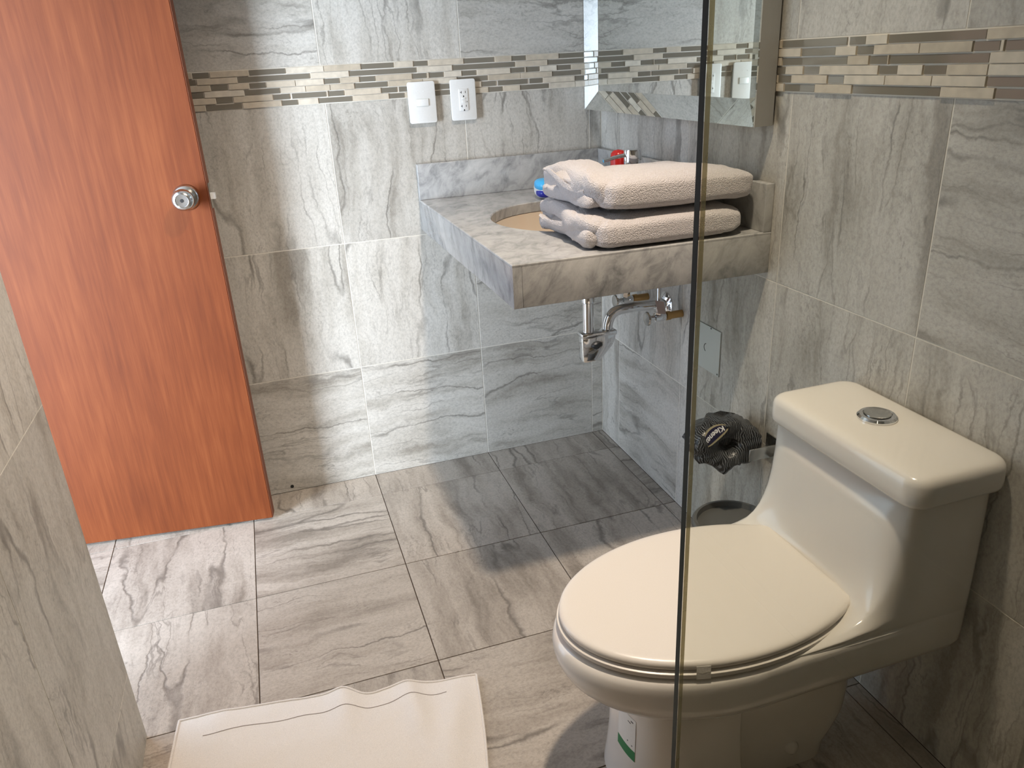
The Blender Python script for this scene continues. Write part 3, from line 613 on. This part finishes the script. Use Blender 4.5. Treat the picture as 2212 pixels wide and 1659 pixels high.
# ------------------------------------------------------------------ mirror
def mirror():
    y0, y1, z0, z1, D, I, W_ = -.003, -.893, 1.122, 1.95, .056, .033, .053
    t = thing('wall_mirror', 'wall mirror with angled mirror strip frame above the counter', 'mirror', (-.02, (y0+y1)/2, z0))
    box('backing_box', -.031, -.0092, y1+.0005, y0-.0005, z0+.0005, z1, MT['mirror_side'], t)
    wobj('mirror_pane', [(x, y, z) for x in (-I, -I+.0015) for y, z in ((y0-W_, z0+W_), (y1+W_, z0+W_), (y1+W_, z1-W_), (y0-W_, z1-W_))], [(0, 1, 2, 3), (4, 5, 6, 7), (0, 1, 5, 4), (1, 2, 6, 5), (2, 3, 7, 6), (3, 0, 4, 7)], MT['mirror'], t)
    O = [(y0, z0), (y1, z0), (y1, z1), (y0, z1)]; Q = [(y0-W_, z0+W_), (y1+W_, z0+W_), (y1+W_, z1-W_), (y0-W_, z1-W_)]
    for i in range(4):
        j = (i+1) % 4; a, b, c, d = O[i], O[j], Q[j], Q[i]
        v = [(-D, *a), (-D, *b), (-I-.0005, *c), (-I-.0005, *d), (-D+.003, *a), (-D+.003, *b), (-I+.0025, *c), (-I+.0025, *d)]
        wobj('mirror_strip', v, [(0, 1, 2, 3), (4, 5, 6, 7), (0, 1, 5, 4), (1, 2, 6, 5), (2, 3, 7, 6), (3, 0, 4, 7)], MT['mirror'], t)
        # outer return of the frame, down to the wall
        w3 = [(-D+.003, *a), (-D+.003, *b), (-.0092, *b), (-.0092, *a)]; cy, cz = (y0+y1)/2, (z0+z1)/2
        ins = [(x, y+math.copysign(.0004, cy-y), z+math.copysign(.0004, cz-z)) for x, y, z in w3]
        wobj('frame_side', w3+ins, [(0, 1, 2, 3), (4, 5, 6, 7), (0, 1, 5, 4), (1, 2, 6, 5), (2, 3, 7, 6), (3, 0, 4, 7)], MT['mirror_side'], t)
mirror()

# ------------------------------------------------------------------ shower glass
def shower_glass():
    xg, y0, y1, zt = -.6635, -1.700, -1.690, 1.95
    t = thing('shower_screen', 'fixed clear glass shower screen with dark green edge beside the toilet', 'glass', (-.33, -1.695, 0))
    box('glass_pane', xg+.0045, -.0008, y0, y1, .001, zt, MT['pane'], t)
    box('polished_edge', xg, xg+.0004, y0+.0008, y1, .001, zt, MT['glass_edge'], t)
    box('edge_bevel', xg+.0006, xg+.0058, y0-.0004, y0-.0001, .001, zt, MT['glass_bevel'], t)
    box('wall_clip', -.045, -.0008, y0-.006, y1+.006, 1.65, 1.69, MT['chrome'], t, .001)
shower_glass()

# ------------------------------------------------------------------ toilet
YC = -1.380
def toilet():
    t = thing('toilet', 'cream one-piece toilet with closed lid against the right wall', 'toilet', (-.35, YC, 0))
    sp = lambda v, e: math.copysign(abs(v)**e, v)
    def outline(z, xf, w_, xm, n, xb=-.006, rb=.03, wb=None, cav=0.0, nf=44, nb=6):
        p = []; w2 = w_ if wb is None else wb
        for k in range(nf+1):
            a = math.pi/2+math.pi*k/nf; dy = w_*sp(math.sin(a), 2/n); p.append(Vector((min(xm, xm+(xm-xf)*sp(math.cos(a), 2/n)+cav*(1-min(1, abs(dy/(.92*w_)))**3)), YC+dy, z)))
        for k in range(nb+1):
            a = -math.pi/2+math.pi/2*k/nb; p.append(Vector((xb-rb+rb*math.cos(a), YC-w2+rb+rb*math.sin(a), z)))
        for k in range(nb+1):
            a = math.pi/2*k/nb; p.append(Vector((xb-rb+rb*math.cos(a), YC+w2-rb+rb*math.sin(a), z)))
        return p
    WB = .180
    R = [outline(.612, -.184, .1765, -.105, 7.5), outline(.56, -.188, .178, -.105, 6.5), outline(.51, -.195, .179, -.106, 5.6), outline(.475, -.205, .1795, -.108, 5, cav=0.010),
         outline(.450, -.218, WB, -.112, 4.5, cav=0.022), outline(.430, -.233, WB, -.118, 4.1, cav=0.036), outline(.413, -.252, WB, -.13, 3.8, cav=0.054), outline(.400, -.275, WB, -.15, 3.5, cav=0.072),
         outline(.390, -.31, WB, -.19, 3.2, cav=0.092), outline(.3830, -.36, .179, -.25, 2.9, wb=WB, cav=.09), outline(.3785, -.43, .177, -.30, 2.6, wb=WB, cav=.06), outline(.3755, -.53, .174, -.35, 2.3, wb=WB), outline(.3735, -.676, .174, -.41, 2.05, wb=WB),
         outline(.3720, -.688, .1785, -.415, 2.05, wb=WB), outline(.368, -.697, .1815, -.415, 2.05, wb=WB), outline(.360, -.703, .183, -.415, 2.05, wb=WB), outline(.345, -.706, .1845, -.415, 2.05, wb=WB), outline(.325, -.703, .184, -.415, 2.05, wb=WB),
         outline(.306, -.694, .181, -.415, 2.08, wb=.179), outline(.292, -.681, .175, -.41, 2.1, -.012, wb=.174), outline(.280, -.666, .166, -.405, 2.15, -.03, .04, wb=.163), outline(.265, -.640, .148, -.40, 2.2, -.09, .05),
         outline(.250, -.612, .125, -.40, 2.2, -.17, .06), outline(.238, -.59, .108, -.40, 2.2, -.22, .06), outline(.20, -.57, .09, -.42, 2.2, -.28, .06)]
    loft('bowl_and_tank', R, MT['porcelain'], t, 88)
    # pedestal: a smooth front column, the trapway recessed behind it
    P = []
    for z, xf, w_, xb in ((.245, -.586, .106, -.405), (.225, -.590, .108, -.403), (.17, -.590, .107, -.402), (.10, -.592, .108, -.398), (.04, -.597, .112, -.392), (.0, -.602, .117, -.388)):
        P.append(outline(z, xf, w_, -.50, 2.4, xb, .006))
    loft('pedestal', P, MT['porcelain'], t, 45)
    Q = []
    for z, x0, x1, w_ in ((.262, -.45, -.12, .09), (.235, -.45, -.125, .088), (.20, -.45, -.135, .088), (.15, -.45, -.132, .089), (.10, -.45, -.135, .088), (.06, -.45, -.148, .085), (.03, -.45, -.165, .083), (.0, -.45, -.172, .085)):
        Q.append(outline(z, x0, w_, (x0+x1)/2-.05, 4, x1, .055))
    loft('trapway', Q, MT['porcelain'], t, 45)
    lathe('bolt_cap', (-.272, YC-.084, .052), (0, -1, .35), [(.015, -.01), (.014, .004), (.009, .010), (.0001, .012)], MT['porcelain'], t, 20)
    # tank lid
    def lr(z, g): return [Vector((-.0985+a, YC-.006+b, z)) for a, b in rrect(.193-2*g, .378-2*g, max(.008, .032-g*.35), 8)]
    lid = loft('tank_lid', [lr(.6135, .006), lr(.615, .0022), lr(.620, .0005), lr(.63, 0), lr(.650, .0006), lr(.6565, .0022), lr(.6615, .0058), lr(.6645, .0105), lr(.6658, .017), lr(.6668, .030), lr(.6671, .045), lr(.6671, .06)], MT['porcelain'], t, 50)
    bx, by = -.0905, YC+.010
    bt = lathe('flush_button', (bx, by, .6675), (0, 0, 1), [(.0335, 0), (.0335, .003), (.030, .0065), (.0245, .0070), (.0240, .0050), (.0235, .0050)], MT['chrome'], lid, 40, 30)
    lathe('push_plate', (bx, by, .6722), (0, 0, 1), [(.0228, 0), (.0228, .0042), (.021, .0052), (.0001, .0056)], MT['steel'], bt, 40, 30)
    # seat ring and closed lid
    def egg(z, g, bk=-.208):
        p = []; xm = -.418; a = .274-g; b = .178-g
        for k in range(49):
            s = math.pi/2+math.pi*k/48; p.append(Vector((xm+a*math.cos(s), YC+.004+b*math.sin(s), z)))
        aa = .285-g; xe_ = bk+g*-.6; tmax = math.asin(min(.999, (xe_-xm)/aa)); m = 14
        for k in range(1, m+1):
            s = tmax*k/m; p.append(Vector((xm+aa*math.sin(s), YC+.004-b*math.cos(s), z)))
        for k in range(m, 0, -1):
            s = tmax*k/m; p.append(Vector((xm+aa*math.sin(s), YC+.004+b*math.cos(s), z)))
        return p
    loft('seat_ring', [egg(.3765, .002, -.24), egg(.378, -.0025, -.24), egg(.382, -.0042, -.24), egg(.3865, -.0035, -.24), egg(.3888, .001, -.24)], MT['seat_plastic'], t, 50)
    loft('seat_lid', [egg(.3920, .0045), egg(.3932, .0012), egg(.397, .0), egg(.4015, .0006), egg(.4045, .003), egg(.4065, .008), egg(.4076, .016), egg(.4082, .030), egg(.4082, .045)], MT['seat_plastic'], t, 50)
    for s in (-1, 1):
        y = YC+.004+s*.085
        extrude_poly('hinge', [(-.226, .3835), (-.196, .3835), (-.186, .390), (-.190, .402), (-.203, .4035), (-.222, .398)], lambda a, b, d, y=y: Vector((a, y+d, b)), -.014, .014, MT['seat_plastic'], t, bev=.002)
    # clear tape on the seat edge
    k = 33; e0, e1 = egg(.4048, -.0004), egg(.376, -.0008)
    v = []
    for ring_z, ge in ((.4005, -.0006), (.3905, -.0030), (.3790, -.0048)):
        r = egg(ring_z, ge); v += [r[41].lerp(r[42], .3), r[42].lerp(r[43], .6)]
    ctr = Vector((-.418, YC, .39)); v2 = [p+(p-ctr).normalized()*.0006 for p in v]
    wobj('tape', v+v2, [(0, 1, 3, 2), (2, 3, 5, 4), (6, 7, 9, 8), (8, 9, 11, 10), (0, 1, 7, 6), (4, 5, 11, 10), (0, 2, 8, 6), (2, 4, 10, 8), (1, 3, 9, 7), (3, 5, 11, 9)], MT['tape'], t)
    # sticker on the pedestal front
    def stick(name, a0, a1, z0, z1, off, mat, parent, slant=0.0):
        vv, ff = [], []; n = 8
        def pt(a, z):
            import bisect
            for q in range(len(P)-1):
                za, zb = P[q][0].z, P[q+1][0].z
                if za >= z >= zb:
                    f_ = (za-z)/(za-zb); ii = a*44; i0 = int(ii); fr = ii-i0
                    pa = P[q][i0].lerp(P[q][i0+1], fr); pb = P[q+1][i0].lerp(P[q+1][i0+1], fr); p = pa.lerp(pb, f_)
                    return p+(p-Vector((-.48, YC, p.z))).normalized()*off
        for zz, o2 in ((z0, 0), (z1, 0)):
            for i in range(n+1): vv.append(pt(a0+(a1-a0)*i/n, zz+slant*i/n))
        for i in range(n): ff.append((i, i+1, n+2+i, n+1+i))
        o = wobj(name, vv, ff, mat, parent); md = o.modifiers.new('thick', 'SOLIDIFY'); md.thickness = .0002; return o
    s = stick('sticker', .50, .64, .105, .200, .0006, MT['paper'], t)
    stick('green_stripe', .50, .64, .105, .128, .0009, MT['green'], s)
    for zz, a0, a1 in ((.192, .60, .62), (.186, .575, .60), (.180, .59, .63), (.175, .585, .625), (.170, .585, .63), (.158, .57, .575), (.152, .60, .625), (.147, .605, .63), (.140, .575, .582), (.137, .61, .618)):
        stick('print_line', a0, a1, zz-.0012, zz+.0012, .0009, MT['ink'], s)
toilet()

# ------------------------------------------------------------------ paper roll pack on its holder, bin, cover plate
def roll_pack():
    c = Vector((-.085, -.905, .402))
    t = thing('wrapped_paper_roll', 'toilet paper roll in crinkled dark printed wrapper beside the tank', 'paper roll', c)
    ax = Vector((-.30, -.93, .20)).normalized(); u = Vector((0, 0, 1)).cross(ax).normalized(); v = ax.cross(u); v = v if v.z > 0 else -v  # u to the right seen from the viewer
    rings = []; nn = 72
    for h, r in ((-.052, .030), (-.052, .050), (-.046, .060), (-.02, .066), (.02, .067), (.040, .064), (.050, .057), (.055, .046), (.052, .030), (.044, .019), (.030, .015), (.0, .014)):
        ring = []
        for k in range(nn):
            a = 2*math.pi*k/nn; ex = 1+.13*abs(math.cos(a))**3
            if math.cos(a) < 0: ex += .10*abs(math.cos(a))**4
            p = c+ax*h+(u*math.cos(a)*r*1.06*ex+v*math.sin(a)*r*.98)
            q = (.015 if r > .045 else .008 if r > .025 else .001)
            p += (p-c).normalized()*(fbm(p, 22, 4)*q+fbm(p, 60, 3)*q*.5); p.x = min(p.x, -.003)
            ring.append(p)
        rings.append(ring)
    body = loft('wrapper', rings, MT['wrapper'], t, 60)
    tail = [c+u*(-.035)+v*.060-ax*.02, c+u*(-.005)+v*.069-ax*.02, c+u*.03+v*.060-ax*.025, c+u*.052+v*.046-ax*.03, c+u*.050+v*.038-ax*.03, c+u*.0+v*.050-ax*.02]
    wobj('crimped_end', tail+[p+ax*.003 for p in tail], [(0, 1, 2, 3, 4, 5), (6, 7, 8, 9, 10, 11)]+[(k, (k+1) % 6, 6+(k+1) % 6, 6+k) for k in range(6)], MT['wrapper'], t)
    # printed oval with lettering, lying on the front of the pack
    pu = (u*-.745-v*.667).normalized(); pv = ax.cross(pu).normalized()
    if pv.dot(u*.667-v*.745) < 0: pv = -pv
    o0 = c+ax*.0585-u*.040+v*.033; nrm = (ax*.93-u*.28+v*.22).normalized()
    pu = (pu-nrm*pu.dot(nrm)).normalized(); pv = nrm.cross(pu).normalized()
    if pv.dot(u*.667-v*.745) < 0: pv = -pv
    bend = lambda a, b: -9.0*(a*a)-6*b*b
    def oval(name, ra, rb, d0, d1, mat, parent, curve=0):
        vv = []; n = 36
        for d in (d0, d1):
            for fr in (1, .5):
                for k in range(n):
                    a = 2*math.pi*k/n; x, y = ra*fr*math.cos(a), rb*fr*math.sin(a); y += curve*x*x
                    vv.append(o0+pu*x+pv*y+nrm*(d+bend(x, y)*.6))
        ff = []
        for k in range(n):
            q = (k+1) % n
            ff += [(k, q, n+q, n+k), (2*n+k, 2*n+q, 3*n+q, 3*n+k), (k, q, 2*n+q, 2*n+k)]
        ff += [tuple(range(n, 2*n)), tuple(range(3*n, 4*n))]
        return wobj(name, vv, ff, mat, parent)
    lab = oval('gold_border', .0350, .0170, -.003, .0004, MT['gold'], t, 6)
    nv = oval('label_field', .0325, .0125, -.001, .0010, MT['navy'], lab, 6)
    cu = bpy.data.curves.new('lettering', 'FONT'); cu.body = 'Kleenex'; cu.size = .0175; cu.align_x = 'CENTER'; cu.align_y = 'CENTER'; cu.extrude = .0003; cu.shear = .25; cu.offset = .0003
    tmp = bpy.data.objects.new('lettering_tmp', cu); COL.objects.link(tmp)
    dg = bpy.context.evaluated_depsgraph_get(); dm = bpy.data.meshes.new_from_object(tmp.evaluated_get(dg)); bpy.data.objects.remove(tmp, do_unlink=True)
    vv = [o0+pu*p.co.x*.98+pv*(p.co.y+6*p.co.x**2)+nrm*(.0014+p.co.z+bend(p.co.x, p.co.y)*.6) for p in dm.vertices]
    wobj('lettering', vv, [tuple(p.vertices) for p in dm.polygons], MT['print_white'], nv)
    # bracket holder
    h = thing('paper_holder', 'flat grey metal paper holder bracket on the wall behind the tank', 'holder', (0, -.985, .40))
    box('arm', -.075, -.0006, -.995, -.991, .385, .415, MT['steel'], h, .0006)
    box('wall_plate', -.004, -.0006, -1.03, -.955, .37, .43, MT['steel'], h, .0006)
roll_pack()
def bin_():
    c = (-.112, -1.000, 0); t = thing('waste_bin', 'small round dark grey plastic bin half hidden behind the toilet', 'bin', c)
    lathe('bin_body', c, (0, 0, 1), [(.075, .0006), (.080, .004), (.090, .219), (.087, .220), (.077, .012), (.0001, .010)], MT['bin'], t, 40)
    lathe('bin_rim', (c[0], c[1], .2205), (0, 0, 1), [(.091, 0), (.095, .004), (.095, .012), (.091, .017), (.084, .018), (.082, .004)], MT['bin'], t, 40)
bin_()
def cover():
    y0, y1, z0, z1 = -.612, -.738, .489, .612
    t = thing('wall_cover_plate', 'square white cover plate with round knockout under the counter end', 'cover plate', (0, (y0+y1)/2, z0))
    box('plate', -.0036, -.0006, y1, y0, z0, z1, MT['plate'], t, .0005)
    cy, cz = (y0+y1)/2, (z0+z1)/2; pts = []
    for k in range(13):
        a = math.radians(100+150*k/12); pts.append((-.0037, cy-.011*math.cos(a), cz+.011*math.sin(a)))
    tube('knockout_slot', pts, .0010, MT['black'], t, 6)
    for yy, zz in ((y1+.006, z0+.006), (y1+.045, z1-.003)): lathe('screw', (-.0035, yy, zz), (-1, 0, 0), [(.0026, 0), (.002, .0008), (.0001, .001)], MT['ink'], t, 12)
cover()

# ------------------------------------------------------------------ bath mat on the floor
def bath_mat():
    t = thing('bath_mat', 'white terry bath mat lying rumpled on the floor outside the shower', 'bath mat', (-1.09, -1.2, 0))
    tl, tr, bl, br = Vector((-1.406, -.920)), Vector((-.772, -1.020)), Vector((-1.425, -1.42)), Vector((-.885, -1.50))
    nu, nv = 110, 90
    def pt(u, v):
        p = (tl*(1-u)+tr*u)*(1-v)+(bl*(1-u)+br*u)*v
        x, y = p.x, p.y
        y += (.006*math.exp(-((u-.54)/.05)**2)+.006*math.exp(-((u-.76)/.06)**2)-.010*math.exp(-((u-.62)/.05)**2)+.014*math.exp(-((u-.35)/.25)**2)-.003)*(1-v)**2
        x += (.012*math.sin(v*3.2))*u-.008*math.sin(v*5)*(1-u)
        z = .0045
        z += .013*math.exp(-((u-.545-.05*v)/.045)**2)*math.exp(-(v/.22)**2)
        z += .012*math.exp(-((u-.76-.16*v)/.04)**2)*math.exp(-((v-.14)/.2)**2)
        z += .012*math.exp(-((u-.93+.1*v)/.05)**2)*math.exp(-((v-.30)/.25)**2)
        z += .006*math.exp(-((u-.12-.3*v)/.07)**2)*math.exp(-((v-.1)/.25)**2)
        z += .0035*(fbm(Vector((x, y, 0)), 9, 3)+.6)
        return Vector((x, y, max(z, .004)))
    top = [[pt(i/nu, j/nv) for i in range(nu+1)] for j in range(nv+1)]
    v = [p for r in top for p in r]+[p-Vector((0, 0, .0034)) for r in top for p in r]; n = len(v)//2; w_ = nu+1; f = []
    for j in range(nv):
        for i in range(nu):
            a = j*w_+i; f += [(a, a+1, a+w_+1, a+w_), (n+a, n+a+w_, n+a+w_+1, n+a+1)]
    for i in range(nu): f += [(i, n+i, n+i+1, i+1), (nv*w_+i, nv*w_+i+1, n+nv*w_+i+1, n+nv*w_+i)]
    for j in range(nv): f += [(j*w_, (j+1)*w_, n+(j+1)*w_, n+j*w_), (j*w_+nu, n+j*w_+nu, n+(j+1)*w_+nu, (j+1)*w_+nu)]
    wobj('terry_sheet', v, f, MT['mat'], t, True)
    up = Vector((0, 0, .0015))
    tube('hem', [pt(k/80, .0)+up*.4 for k in range(81)], .0024, MT['mat'], t, 8)
    tube('hem', [pt(1, k/60)+up*.4 for k in range(61)], .0024, MT['mat'], t, 8)
    tube('hem', [pt(0, k/60)+up*.4 for k in range(61)], .0028, MT['mat'], t, 8)
    tube('seam', [pt(.09+.80*k/90, .115-.035*k/90+.004*math.sin(k*.3))+up*.2 for k in range(91)], .0009, MT['stitch'], t, 6)
bath_mat()
